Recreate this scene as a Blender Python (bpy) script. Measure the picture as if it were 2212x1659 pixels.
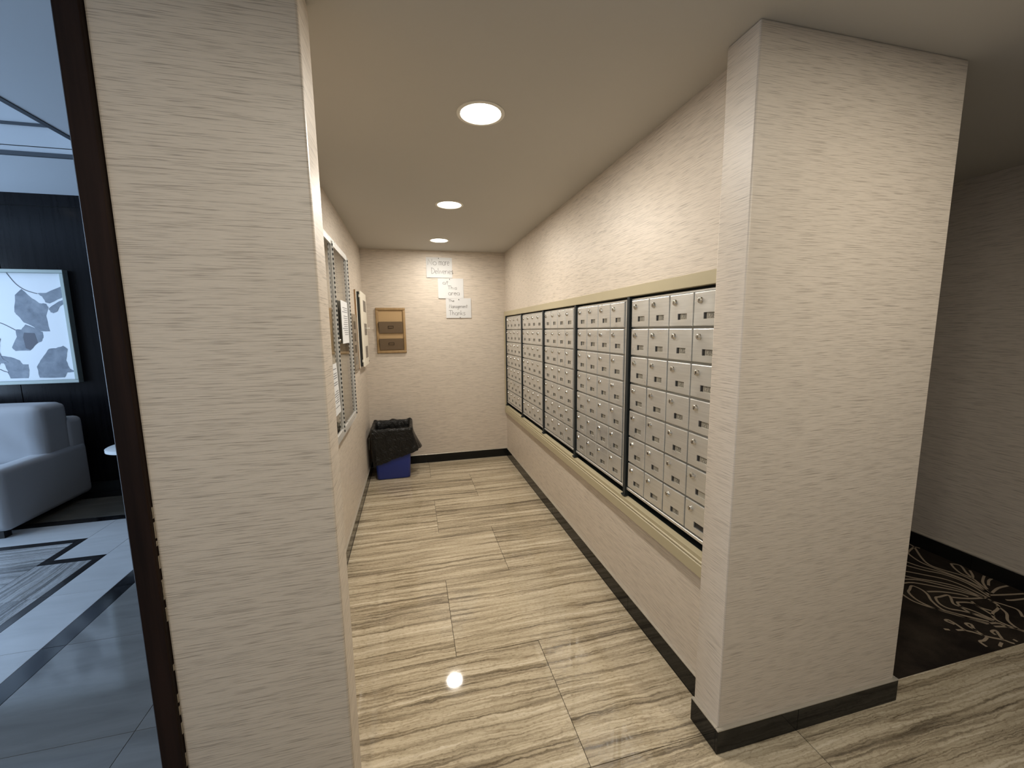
import bpy, bmesh, math, random
from mathutils import Matrix, Vector

# ------------------------------------------------------------------ scene, camera, world, light
for o in list(bpy.data.objects):
    bpy.data.objects.remove(o)
SC = bpy.context.scene
COL = SC.collection
random.seed(7)

cam_d = bpy.data.cameras.new('camera')
cam_d.sensor_fit = 'HORIZONTAL'
cam_d.sensor_width = 36.0
cam_d.lens = 881.96 * 36.0 / 2212.0
cam_d.clip_start = 0.02
cam = bpy.data.objects.new('camera', cam_d)
COL.objects.link(cam)
RT, UP, FW = (0.970658, -0.2401, -0.013219), (0.044487, 0.12528, 0.991124), (0.236313, 0.96263, -0.132285)
cam.matrix_world = Matrix(((RT[0], UP[0], -FW[0], 0.0), (RT[1], UP[1], -FW[1], 0.0),
                           (RT[2], UP[2], -FW[2], 1.5), (0, 0, 0, 1)))
SC.camera = cam

SC.view_settings.view_transform = 'Standard'
SC.view_settings.look = 'None'
SC.view_settings.gamma = 1.0
SC.view_settings.use_curve_mapping = False
SC.view_settings.exposure = 0.1
SC.cycles.use_denoising = True
SC.cycles.sample_clamp_indirect = 6.0
SC.cycles.max_bounces = 7
SC.cycles.diffuse_bounces = 4
SC.cycles.glossy_bounces = 3
SC.cycles.use_adaptive_sampling = True
SC.cycles.adaptive_threshold = 0.04

W = bpy.data.worlds.new('world')
SC.world = W
W.use_nodes = True
W.node_tree.nodes['Background'].inputs[0].default_value = (0.65, 0.62, 0.58, 1)
W.node_tree.nodes['Background'].inputs[1].default_value = 0.05

LAMP_COL = (1.0, 0.94, 0.85)
HALL_COL = (1.0, 0.925, 0.79)
ALCOVE_W = 14.0
HALL_W = 11.0
def area_light(name, loc, rot, sx, sy, power, col, shape='RECTANGLE', spread=math.pi):
    d = bpy.data.lights.new(name, 'AREA')
    d.shape = shape
    d.size = sx
    if shape in ('RECTANGLE', 'ELLIPSE'):
        d.size_y = sy
    d.energy = power
    d.color = col
    d.spread = spread
    o = bpy.data.objects.new(name, d)
    o.location = loc
    o.rotation_euler = rot
    COL.objects.link(o)
    return o
# daylight from the lobby's windows, far to the left, then an added front fill
area_light('lobby_daylight', (-6.35, 2.7, 1.55), (0, math.radians(-90), 0), 2.2, 3.4, 275.0, (0.52, 0.72, 1.0))
area_light('lobby_fill_front', (-4.4, -2.3, 1.6), (math.radians(90), 0, 0), 3.4, 2.2, 14.0, (0.60, 0.76, 1.0))  # added fill that brightens the lobby; the wall here has no window

# ------------------------------------------------------------------ dimensions (metres)
H = 2.357            # hall / alcove / corridor ceiling
XR, XL, YB = 1.072, -0.475, 4.638
PX0, PX1, PY0, PY1 = 0.995, 1.820, 1.062, 1.190      # pillar
CX, CY0, CY1 = -0.2265, 1.173, 1.301                 # left wall end
TX0, TX1 = -0.706, -0.654                            # dark wood jamb
XK, YK = 3.291, 1.124                                # corridor wall, carpet edge
HL = 2.73                                            # lobby ceiling
YF = 4.64                                            # lobby far wall
BB = 0.0965

# ------------------------------------------------------------------ materials
MATS = {}
def new_mat(name):
    m = bpy.data.materials.new(name)
    m.use_nodes = True
    nt = m.node_tree
    b = nt.nodes['Principled BSDF']
    MATS[name] = m
    return m, nt, b
def N(nt, typ, **kw):
    n = nt.nodes.new(typ)
    for k, v in kw.items():
        setattr(n, k, v)
    return n
def plain(name, col, rough=0.5, metal=0.0, spec=0.5, coat=0.0):
    m, nt, b = new_mat(name)
    b.inputs['Base Color'].default_value = (*col, 1)
    b.inputs['Roughness'].default_value = rough
    b.inputs['Metallic'].default_value = metal
    b.inputs['Specular IOR Level'].default_value = spec
    b.inputs['Coat Weight'].default_value = coat
    return m
def srgb(r, g, b):
    f = lambda c: (c / 255 / 12.92) if c / 255 <= 0.04045 else ((c / 255 + 0.055) / 1.055) ** 2.4
    return (f(r), f(g), f(b))
def math_node(nt, op, a, b=None):
    n = N(nt, 'ShaderNodeMath', operation=op)
    for i, v in enumerate((a, b)):
        if v is None:
            continue
        if isinstance(v, (int, float)):
            n.inputs[i].default_value = v
        else:
            nt.links.new(v, n.inputs[i])
    return n.outputs[0]
def combine(nt, x, y, z):
    n = N(nt, 'ShaderNodeCombineXYZ')
    for i, v in enumerate((x, y, z)):
        if isinstance(v, (int, float)):
            n.inputs[i].default_value = v
        else:
            nt.links.new(v, n.inputs[i])
    return n.outputs[0]
def noise(nt, vec, scale=1.0, detail=3.0, rough=0.55, dist=0.0):
    n = N(nt, 'ShaderNodeTexNoise')
    n.inputs['Scale'].default_value = scale
    n.inputs['Detail'].default_value = detail
    n.inputs['Roughness'].default_value = rough
    n.inputs['Distortion'].default_value = dist
    nt.links.new(vec, n.inputs['Vector'])
    return n.outputs[0]
def ramp(nt, fac, stops):
    n = N(nt, 'ShaderNodeValToRGB')
    el = n.color_ramp.elements
    while len(el) < len(stops):
        el.new(0.5)
    for e, (p, c) in zip(el, stops):
        e.position = p
        e.color = (*c, 1) if len(c) == 3 else c
    nt.links.new(fac, n.inputs[0])
    return n.outputs[0]
def mix_col(nt, fac, a, b, mode='MIX'):
    n = N(nt, 'ShaderNodeMix', data_type='RGBA', blend_type=mode)
    for sock, v in ((n.inputs[0], fac), (n.inputs[6], a), (n.inputs[7], b)):
        if isinstance(v, (int, float)):
            sock.default_value = v
        elif isinstance(v, tuple):
            sock.default_value = (*v, 1)
        else:
            nt.links.new(v, sock)
    return n.outputs[2]
def bump(nt, b, height, strength, dist):
    n = N(nt, 'ShaderNodeBump')
    n.inputs['Strength'].default_value = strength
    n.inputs['Distance'].default_value = dist
    nt.links.new(height, n.inputs['Height'])
    nt.links.new(n.outputs[0], b.inputs['Normal'])
def world_xyz(nt):
    g = N(nt, 'ShaderNodeNewGeometry')
    s = N(nt, 'ShaderNodeSeparateXYZ')
    nt.links.new(g.outputs['Position'], s.inputs[0])
    return s.outputs
def obj_random(nt):
    return N(nt, 'ShaderNodeObjectInfo').outputs['Random']

def wallpaper(name, light, dark, rough=0.42):
    m, nt, b = new_mat(name)
    x, y, z = world_xyz(nt)
    u = math_node(nt, 'ADD', x, math_node(nt, 'MULTIPLY', y, 1.03))
    w = math_node(nt, 'SUBTRACT', x, y)
    wz = math_node(nt, 'MULTIPLY', w, 0.35)
    n1 = noise(nt, combine(nt, math_node(nt, 'MULTIPLY', u, 11.0), math_node(nt, 'MULTIPLY', z, 480.0), wz), 1.0, 2.0, 0.6)
    n2 = noise(nt, combine(nt, math_node(nt, 'MULTIPLY', u, 28.0), math_node(nt, 'MULTIPLY', z, 850.0), wz), 1.0, 2.0, 0.6)
    n3 = noise(nt, combine(nt, math_node(nt, 'MULTIPLY', u, 3.0), math_node(nt, 'MULTIPLY', z, 5.0), wz), 1.0, 2.0, 0.5)
    f1 = ramp(nt, n1, [(0.34, (0.35, 0.35, 0.35)), (0.47, (1, 1, 1))])
    h = math_node(nt, 'ADD', math_node(nt, 'MULTIPLY', n1, 0.65), math_node(nt, 'MULTIPLY', n2, 0.5))
    f2 = ramp(nt, h, [(0.38, (0, 0, 0)), (0.66, (1, 1, 1))])
    c = mix_col(nt, f2, tuple(l * 0.86 for l in light), light)
    c = mix_col(nt, f1, dark, c)
    c = mix_col(nt, math_node(nt, 'MULTIPLY', n3, 0.10), c, tuple(l * 0.8 for l in light))
    nt.links.new(c, b.inputs['Base Color'])
    b.inputs['Roughness'].default_value = rough
    b.inputs['Specular IOR Level'].default_value = 0.4
    bump(nt, b, h, 0.35, 0.0010)
    return m
wallpaper('wallpaper', srgb(209, 197, 182), srgb(141, 130, 118))
plain('corner_bead', srgb(206, 200, 188), 0.45)

m, nt, b = new_mat('ceiling_paint')
b.inputs['Base Color'].default_value = (*srgb(188, 184, 176), 1)
b.inputs['Roughness'].default_value = 0.75
x, y, z = world_xyz(nt)
bump(nt, b, noise(nt, combine(nt, x, y, z), 160.0, 2.0), 0.05, 0.001)
plain('lobby_ceiling_paint', srgb(200, 206, 212), 0.7)
plain('lobby_trim_grey', srgb(70, 76, 84), 0.5)

def travertine(name, along_x=True, cols=None, rough=0.045):
    m, nt, b = new_mat(name)
    x, y, z = world_xyz(nt)
    if not along_x:
        x, y = y, x
    r = obj_random(nt)
    r1 = math_node(nt, 'MULTIPLY', r, 37.0)
    wob = noise(nt, combine(nt, math_node(nt, 'MULTIPLY', x, 1.8), math_node(nt, 'MULTIPLY', y, 3.0), r1), 1.0, 3.0, 0.55)
    wob2 = noise(nt, combine(nt, math_node(nt, 'MULTIPLY', x, 13.0), math_node(nt, 'MULTIPLY', y, 34.0), r1), 1.0, 5.0, 0.68)
    yy = math_node(nt, 'ADD', y, math_node(nt, 'MULTIPLY', math_node(nt, 'SUBTRACT', wob, 0.5), 0.05))
    yy = math_node(nt, 'ADD', yy, math_node(nt, 'MULTIPLY', math_node(nt, 'SUBTRACT', wob2, 0.5), 0.026))
    big = noise(nt, combine(nt, math_node(nt, 'MULTIPLY', x, 0.7), math_node(nt, 'MULTIPLY', yy, 26.0), r1), 1.0, 5.0, 0.66)
    fine = noise(nt, combine(nt, math_node(nt, 'MULTIPLY', x, 2.6), math_node(nt, 'MULTIPLY', yy, 150.0), r1), 1.0, 3.0, 0.6)
    speck = noise(nt, combine(nt, math_node(nt, 'MULTIPLY', x, 60.0), math_node(nt, 'MULTIPLY', y, 110.0), r1), 1.0, 4.0, 0.7)
    f = math_node(nt, 'ADD', math_node(nt, 'MULTIPLY', big, 0.62), math_node(nt, 'MULTIPLY', fine, 0.38))
    cols = cols or [srgb(97, 87, 72), srgb(138, 125, 104), srgb(176, 162, 137), srgb(193, 179, 154), srgb(213, 201, 179)]
    c = ramp(nt, f, [(0.36, cols[0]), (0.43, cols[1]), (0.495, cols[2]), (0.56, cols[3]), (0.65, cols[4])])
    vein = noise(nt, combine(nt, math_node(nt, 'MULTIPLY', x, 0.5), math_node(nt, 'MULTIPLY', yy, 15.0), math_node(nt, 'ADD', r1, 9.0)), 1.0, 2.0, 0.5)
    vr = math_node(nt, 'ABSOLUTE', math_node(nt, 'SUBTRACT', vein, 0.5))
    c = mix_col(nt, 1.0, c, ramp(nt, vr, [(0.0, (0.66, 0.63, 0.59)), (0.016, (1, 1, 1))]), 'MULTIPLY')
    sp = ramp(nt, speck, [(0.30, (0.55, 0.52, 0.48)), (0.48, (1, 1, 1))])
    c = mix_col(nt, 0.7, c, sp, 'MULTIPLY')
    nt.links.new(c, b.inputs['Base Color'])
    b.inputs['Roughness'].default_value = rough
    b.inputs['Specular IOR Level'].default_value = 0.45
    return m
travertine('travertine_tile')
lc = [srgb(92, 92, 92), srgb(120, 121, 122), srgb(152, 153, 154), srgb(172, 173, 174), srgb(190, 191, 192)]
travertine('lobby_stripe_y', False, lc, 0.15)
travertine('lobby_stripe_x', True, lc, 0.15)
plain('grout', srgb(70, 62, 50), 0.9)
def marble(name, a, c_, rough):
    m, nt, b = new_mat(name)
    x, y, z = world_xyz(nt)
    r = math_node(nt, 'MULTIPLY', obj_random(nt), 20.0)
    n = noise(nt, combine(nt, x, math_node(nt, 'MULTIPLY', y, 5.0), r), 2.0, 5.0, 0.6, 0.6)
    nt.links.new(ramp(nt, n, [(0.3, a), (0.7, c_)]), b.inputs['Base Color'])
    b.inputs['Roughness'].default_value = rough
    return m
marble('grey_marble', srgb(112, 112, 110), srgb(130, 130, 128), 0.08)
marble('white_marble', srgb(178, 180, 182), srgb(190, 192, 194), 0.18)
marble('dark_floor', srgb(92, 88, 80), srgb(104, 100, 92), 0.15)
m, nt, b = new_mat('black_granite')
x, y, z = world_xyz(nt)
n = noise(nt, combine(nt, x, y, z), 26.0, 4.0, 0.7)
nt.links.new(ramp(nt, n, [(0.4, (0.008, 0.008, 0.009)), (0.75, (0.03, 0.031, 0.034))]), b.inputs['Base Color'])
b.inputs['Roughness'].default_value = 0.12
m, nt, b = new_mat('black_tile')
b.inputs['Base Color'].default_value = (0.010, 0.0098, 0.009, 1)
b.inputs['Roughness'].default_value = 0.07
b.inputs['Specular IOR Level'].default_value = 0.22
plain('tile_edge_metal', srgb(196, 190, 178), 0.35, 0.6)

def wood(name, a, c_, rough, coat=0.0, spec=0.4):
    m, nt, b = new_mat(name)
    x, y, z = world_xyz(nt)
    n = noise(nt, combine(nt, math_node(nt, 'MULTIPLY', x, 40.0), math_node(nt, 'MULTIPLY', y, 40.0), math_node(nt, 'MULTIPLY', z, 1.6)), 1.0, 4.0, 0.6)
    nt.links.new(ramp(nt, n, [(0.35, a), (0.65, c_)]), b.inputs['Base Color'])
    b.inputs['Roughness'].default_value = rough
    b.inputs['Coat Weight'].default_value = coat
    b.inputs['Coat Roughness'].default_value = 0.1
    b.inputs['Specular IOR Level'].default_value = spec
    bump(nt, b, n, 0.08, 0.001)
    return m
wood('espresso_wood', (0.010, 0.0055, 0.004), (0.022, 0.0115, 0.008), 0.5, 0.0, 0.12)
wood('lobby_wood', (0.004, 0.0038, 0.0045), (0.008, 0.0075, 0.0085), 0.2, 0.0, 0.16)
plain('chipped_edge', srgb(170, 158, 140), 0.8)
wood('organizer_wood', srgb(146, 118, 80), srgb(162, 134, 94), 0.45)
plain('organizer_back', srgb(176, 146, 104), 0.6)
plain('organizer_pocket', srgb(112, 94, 74), 0.5)
plain('bronze', srgb(50, 38, 24), 0.4, 0.1)
plain('label_card', srgb(196, 186, 160), 0.6)

def brushed(name, col, rough, metal=1.0, v=260.0):
    m, nt, b = new_mat(name)
    x, y, z = world_xyz(nt)
    n = noise(nt, combine(nt, math_node(nt, 'MULTIPLY', x, 6.0), math_node(nt, 'MULTIPLY', y, 6.0), math_node(nt, 'MULTIPLY', z, v)), 1.0, 3.0, 0.6)
    cloud = noise(nt, combine(nt, x, y, z), 14.0, 3.0, 0.6)
    rr = N(nt, 'ShaderNodeMapRange')
    nt.links.new(cloud, rr.inputs[0])
    rr.inputs[1].default_value, rr.inputs[2].default_value = 0.3, 0.7
    rr.inputs[3].default_value, rr.inputs[4].default_value = rough - 0.06, rough + 0.10
    nt.links.new(rr.outputs[0], b.inputs['Roughness'])
    nt.links.new(ramp(nt, n, [(0.3, tuple(c * 0.88 for c in col)), (0.7, col)]), b.inputs['Base Color'])
    b.inputs['Metallic'].default_value = metal
    bump(nt, b, n, 0.12, 0.0006)
    return m
brushed('mailbox_metal', srgb(230, 230, 227), 0.33, 0.8)
brushed('plate_metal_shaded', srgb(150, 148, 142), 0.4, 0.8)  # mailbox metal darkened, painting shade into the gaps between the doors
brushed('case_aluminium', srgb(222, 221, 217), 0.32, 0.5, 90.0)
plain('chrome', srgb(215, 212, 205), 0.16, 1.0)
plain('dark_metal', srgb(46, 52, 54), 0.42, 0.5)
plain('dark_void', (0.012, 0.012, 0.011), 0.8)
plain('label_silver', srgb(158, 152, 138), 0.5, 0.2)
plain('label_dark', srgb(30, 28, 26), 0.5)
plain('black_ink', (0.012, 0.012, 0.012), 0.7)
plain('marker_ink', srgb(92, 88, 84), 0.8)
plain('print_ink', srgb(120, 120, 122), 0.8)
plain('beige_paint', srgb(174, 163, 134), 0.42)
m, nt, b = new_mat('paper')
b.inputs['Base Color'].default_value = (*srgb(206, 206, 205), 1)
b.inputs['Roughness'].default_value = 0.8
plain('paper_yellowed', srgb(214, 206, 190), 0.8)
plain('cork_back', srgb(206, 194, 170), 0.8)
m, nt, b = new_mat('clear_glass')
b.inputs['Base Color'].default_value = (0.96, 0.97, 0.96, 1)
b.inputs['Roughness'].default_value = 0.0
b.inputs['IOR'].default_value = 1.45
b.inputs['Transmission Weight'].default_value = 1.0
plain('smoked_window', srgb(58, 58, 56), 0.12)
plain('panel_white', srgb(232, 226, 210), 0.4)
plain('panel_grey', srgb(140, 128, 112), 0.45)
plain('panel_black', (0.012, 0.014, 0.014), 0.4)
plain('bare_plywood', srgb(150, 118, 84), 0.7)
plain('white_plastic', srgb(225, 221, 210), 0.35)
plain('blue_plastic', srgb(34, 52, 130), 0.35)
m, nt, b = new_mat('black_bag')
b.inputs['Base Color'].default_value = (0.008, 0.0078, 0.0072, 1)
b.inputs['Roughness'].default_value = 0.3
b.inputs['Specular IOR Level'].default_value = 0.32
x, y, z = world_xyz(nt)
n = noise(nt, combine(nt, x, y, z), 17.0, 4.0, 0.6, 1.6)
bump(nt, b, n, 0.8, 0.02)
m, nt, b = new_mat('sofa_fabric')
x, y, z = world_xyz(nt)
b.inputs['Base Color'].default_value = (*srgb(166, 168, 172), 1)
b.inputs['Roughness'].default_value = 0.95
b.inputs['Specular IOR Level'].default_value = 0.15
n = noise(nt, combine(nt, x, y, z), 420.0, 2.0, 0.6)
bump(nt, b, n, 0.25, 0.001)
m, nt, b = new_mat('carpet_dark')
x, y, z = world_xyz(nt)
n = noise(nt, combine(nt, x, y, z), 5.0, 4.0, 0.6)
n2 = noise(nt, combine(nt, x, y, z), 380.0, 2.0, 0.6)
c = ramp(nt, n, [(0.35, srgb(40, 35, 32)), (0.7, srgb(66, 58, 50))])
nt.links.new(mix_col(nt, 0.5, c, ramp(nt, n2, [(0.3, (0.4, 0.4, 0.4)), (0.7, (1, 1, 1))]), 'MULTIPLY'), b.inputs['Base Color'])
b.inputs['Roughness'].default_value = 1.0
b.inputs['Specular IOR Level'].default_value = 0.05
bump(nt, b, n2, 0.5, 0.003)
plain('carpet_light', srgb(166, 150, 130), 1.0, 0.0, 0.05)
plain('picture_frame', srgb(146, 156, 152), 0.4, 0.2)
plain('picture_mat', srgb(218, 222, 226), 0.7)
m, nt, b = new_mat('leaf_grey')
x, y, z = world_xyz(nt)
n = noise(nt, combine(nt, x, y, z), 9.0, 4.0, 0.6, 0.5)
nt.links.new(ramp(nt, n, [(0.3, srgb(98, 106, 118)), (0.7, srgb(136, 144, 154))]), b.inputs['Base Color'])
b.inputs['Roughness'].default_value = 0.7
plain('leaf_dark', srgb(84, 86, 96), 0.7)
plain('table_white', srgb(206, 208, 208), 0.3)
plain('table_dark', (0.01, 0.009, 0.009), 0.4)
plain('light_trim', srgb(226, 222, 212), 0.45)
m, nt, b = new_mat('lamp_lens')
b.inputs['Base Color'].default_value = (1, 1, 1, 1)
b.inputs['Emission Color'].default_value = (1.0, 0.93, 0.80, 1)
b.inputs['Emission Strength'].default_value = 9.0

m, nt, b = new_mat('lobby_lens')
b.inputs['Emission Color'].default_value = (1.0, 0.93, 0.80, 1)
b.inputs['Emission Strength'].default_value = 7.0

# ------------------------------------------------------------------ mesh helpers
class MB:
    def __init__(s):
        s.v, s.f, s.m = [], [], []
    def add(s, vs, fs, mi=0):
        o = len(s.v)
        s.v += [tuple(p) for p in vs]
        s.f += [tuple(i + o for i in f) for f in fs]
        s.m += [mi] * len(fs)
        return s
    def box(s, x0, x1, y0, y1, z0, z1, bevel=0.0, mi=0, seg=1):
        if bevel <= 0:
            vs = [(x, y, z) for x in (x0, x1) for y in (y0, y1) for z in (z0, z1)]
            fs = [(0, 1, 3, 2), (4, 6, 7, 5), (0, 4, 5, 1), (2, 3, 7, 6), (0, 2, 6, 4), (1, 5, 7, 3)]
            return s.add(vs, fs, mi)
        bm = bmesh.new()
        bmesh.ops.create_cube(bm, size=1.0)
        for v in bm.verts:
            v.co = Vector(((x0 + x1) / 2 + v.co.x * (x1 - x0), (y0 + y1) / 2 + v.co.y * (y1 - y0), (z0 + z1) / 2 + v.co.z * (z1 - z0)))
        bmesh.ops.bevel(bm, geom=bm.edges[:], offset=bevel, segments=seg, affect='EDGES', profile=0.5)
        bm.verts.index_update()
        s.add([v.co[:] for v in bm.verts], [[v.index for v in f.verts] for f in bm.faces], mi)
        bm.free()
        return s
    def lathe(s, c, axis, prof, n=24, mi=0):
        """prof: list of (radius, offset along axis) from one end to the other"""
        ax = Vector(axis).normalized()
        a = ax.orthogonal().normalized()
        b_ = ax.cross(a)
        vs, fs = [], []
        for r, t in prof:
            for k in range(n):
                an = 2 * math.pi * k / n
                vs.append(tuple(Vector(c) + ax * t + (a * math.cos(an) + b_ * math.sin(an)) * r))
        for i in range(len(prof) - 1):
            for k in range(n):
                k2 = (k + 1) % n
                fs.append((i * n + k, i * n + k2, (i + 1) * n + k2, (i + 1) * n + k))
        if prof[0][0] > 1e-6:
            fs.append(tuple(range(n))[::-1])
        if prof[-1][0] > 1e-6:
            fs.append(tuple((len(prof) - 1) * n + k for k in range(n)))
        return s.add(vs, fs, mi)
    def prism(s, pts, frame, t0, t1, mi=0):
        """extrude 2D polygon; frame(u, v, t) -> xyz"""
        n = len(pts)
        vs = [frame(u, v, t0) for u, v in pts] + [frame(u, v, t1) for u, v in pts]
        fs = [tuple(range(n))[::-1], tuple(range(n, 2 * n))] + [(i, (i + 1) % n, (i + 1) % n + n, i + n) for i in range(n)]
        return s.add(vs, fs, mi)
    def ribbon(s, pts, w, frame, t0, t1, mi=0):
        """flat stroke of width w following 2D points"""
        n = len(pts)
        L, R = [], []
        for i, p in enumerate(pts):
            a = pts[max(0, i - 1)]
            c = pts[min(n - 1, i + 1)]
            dx, dy = c[0] - a[0], c[1] - a[1]
            l = math.hypot(dx, dy) or 1.0
            nx, ny = -dy / l * w / 2, dx / l * w / 2
            L.append((p[0] + nx, p[1] + ny))
            R.append((p[0] - nx, p[1] - ny))
        vs = [frame(u, v, t1) for u, v in L] + [frame(u, v, t1) for u, v in R]
        fs = [(i, i + 1, n + i + 1, n + i) for i in range(n - 1)]
        return s.add(vs, fs, mi)
    def mesh(s, name, mats, smooth=False):
        me = bpy.data.meshes.new(name)
        me.from_pydata(s.v, [], s.f)
        for m_ in (mats if isinstance(mats, (list, tuple)) else [mats]):
            me.materials.append(MATS[m_])
        for p, mi in zip(me.polygons, s.m):
            p.material_index = mi
            p.use_smooth = smooth
        bm = bmesh.new()
        bm.from_mesh(me)
        bmesh.ops.recalc_face_normals(bm, faces=bm.faces[:])
        bm.to_mesh(me)
        bm.free()
        me.update()
        return me
    def build(s, name, mats, parent=None, smooth=False):
        return link(name, s.mesh(name, mats, smooth), parent)

def link(name, data, parent=None, loc=None):
    o = bpy.data.objects.new(name, data)
    COL.objects.link(o)
    if parent is not None:
        o.parent = parent
        o.matrix_parent_inverse = Matrix.Translation(-world_loc(parent))
    if loc is not None:
        o.location = loc
    return o
WL = {}
def world_loc(o):
    return WL.get(o.name, Vector((0, 0, 0)))
def tag(o, label, cat, group=None):
    o['label'] = label
    o['category'] = cat
    if group:
        o['group'] = group
    return o
def thing(name, label, cat, loc, group=None):
    o = bpy.data.objects.new(name, None)
    o.empty_display_size = 0.05
    o.location = loc
    COL.objects.link(o)
    WL[o.name] = Vector(loc)
    return tag(o, label, cat, group)
def structure(o, label=None):
    o['kind'] = 'structure'
    if label:
        o['label'] = label
    return o
def sbox(name, mat, *d, bevel=0.0, label=None):
    return structure(MB().box(*d, bevel=bevel).build(name, mat), label)
def smooth_by_angle(o, deg=40):
    me = o.data
    for p in me.polygons:
        p.use_smooth = True
    try:
        me.set_sharp_from_angle(angle=math.radians(deg))
    except Exception:
        pass
    return o

FX = lambda x: (lambda u, v, t: (x + t, u, v))       # plane facing X: u = y, v = z
FY = lambda y: (lambda u, v, t: (u, y + t, v))       # plane facing Y: u = x, v = z
FZ = lambda z: (lambda u, v, t: (u, v, z + t))       # floor: u = x, v = y

# ------------------------------------------------------------------ room shell
# ceiling of hall, alcove and corridor
ceil = sbox('ceiling', 'ceiling_paint', TX0, XK + 0.12, -2.4, 10.1, H, H + 0.10, label='off-white painted ceiling over the alcove and hallway')
# left wall of the alcove with its thick front end
mb = MB()
mb.box(TX1 - 0.03, XL, CY0 + 0.01, YB + 0.1, 0, H)
wl = structure(mb.build('wall_left', 'wallpaper'), 'beige textured wallpaper wall on the left of the alcove')
wle = structure(MB().box(TX1, CX, CY0, CY1, 0, H, bevel=0.006, seg=2).build('wall_left_end', 'wallpaper'), 'beige textured wallpaper wall end left of the alcove opening')
smooth_by_angle(wle, 20)
sbox('wall_back', 'wallpaper', XL, XR + 0.1, YB, YB + 0.1, 0, H, label='beige textured wallpaper wall at the back of the alcove')
# mailbox wall around the opening for the mailboxes
OZ0, OZ1 = 0.56, 1.68
mb = MB()
mb.box(XR, PX1, PY1, YB + 0.1, 0, OZ0)
mb.box(XR, PX1, PY1, YB + 0.1, OZ1, H)
mb.box(XR, PX1, 4.60, YB + 0.1, OZ0, OZ1)
mb.box(XR + 0.35, PX1, PY1, 4.60, OZ0, OZ1)
structure(mb.build('wall_right', 'wallpaper'), 'beige textured wallpaper wall holding the mailboxes')
pil = structure(MB().box(PX0, PX1, PY0, PY1, 0, H, bevel=0.005, seg=2).build('wall_pillar', 'wallpaper'), 'wide beige textured wallpaper pillar right of the mailboxes')
smooth_by_angle(pil, 20)
sbox('wall_pillar_side', 'wallpaper', PX1 - 0.02, PX1 - 0.002, PY1, 10.0, 0, H, label='wallpaper wall along the corridor behind the pillar')
sbox('wall_corridor', 'wallpaper', XK, XK + 0.12, -2.4, 10.0, 0, H, label='dim wallpaper wall on the right side of the corridor')
sbox('wall_corridor_end', 'wallpaper', PX1, XK, 10.0, 10.1, 0, H, label='far end wall of the corridor')
sbox('wall_hall_behind', 'wallpaper', -6.5, XK + 0.12, -2.5, -2.4, 0, HL + 0.4, label='wall of the hallway behind the viewer')
# jamb (dark wood) at the edge of the lobby opening
jamb = structure(MB().box(TX0, TX1, CY0 - 0.012, CY0 + 0.19, 0, HL, bevel=0.003).build('trim_1', 'espresso_wood'), 'dark brown wood jamb between the lobby and the alcove')
mb = MB()
for k in range(30):
    z0 = random.uniform(0.2, 1.16)
    w = random.uniform(0.0003, 0.0011)
    mb.box(TX1 - 0.0008, TX1 + w, CY0 - 0.0015, CY0 + 0.004, z0, z0 + random.uniform(0.006, 0.035))
mb.build('chipped_edge', 'chipped_edge', jamb)

# floor of hall and alcove: grout bed plus single tiles, rows 0.6 m deep
floor = structure(MB().box(TX0, XK, -2.4, YB, -0.03, -0.0035).build('floor', 'grout'), 'floor of striped beige travertine tiles')
G = 0.0013
RY0, RD, TL = 1.1245, 0.6015, 1.2
JA, JB = 0.1413, 0.538
tile_cache = {}
def tile(w, d, mat, name, parent, x, y, t=0.02):
    key = (round(w, 3), round(d, 3), mat, name)
    if key not in tile_cache:
        tile_cache[key] = MB().box(-w / 2, w / 2, -d / 2, d / 2, -t, 0.0).mesh(name, mat)
    return link(name, tile_cache[key], parent, (x, y, 0))
def clip_tiles(x0, x1, y0, y1, jx, ln, parent, mat, name='tile'):
    k = math.floor((x0 - jx) / ln)
    while jx + k * ln < x1 - 1e-4:
        a, c = max(x0, jx + k * ln), min(x1, jx + (k + 1) * ln)
        if c - a > 0.01:
            tile(c - a - 2 * G, y1 - y0 - 2 * G, mat, name, parent, (a + c) / 2, (y0 + y1) / 2)
        k += 1
for r in range(-6, 6):
    y0, y1 = RY0 + r * RD, RY0 + (r + 1) * RD
    # rows as in the photograph: joints alternate; the row before the alcove has its joint at 1.336 / 2.53
    jx = JB if r % 2 == 0 else JA
    y1 = min(y1, YB - 0.012)
    y0 = max(y0, -2.39)
    if r >= 0:
        x1 = XR - 0.012
        clip_tiles(XL + 0.012, x1, y0, y1, jx, TL, floor, 'travertine_tile')
    else:
        clip_tiles(TX0, XK, y0, y1, 0.136 if r % 2 else JB, TL, floor, 'travertine_tile')

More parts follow.
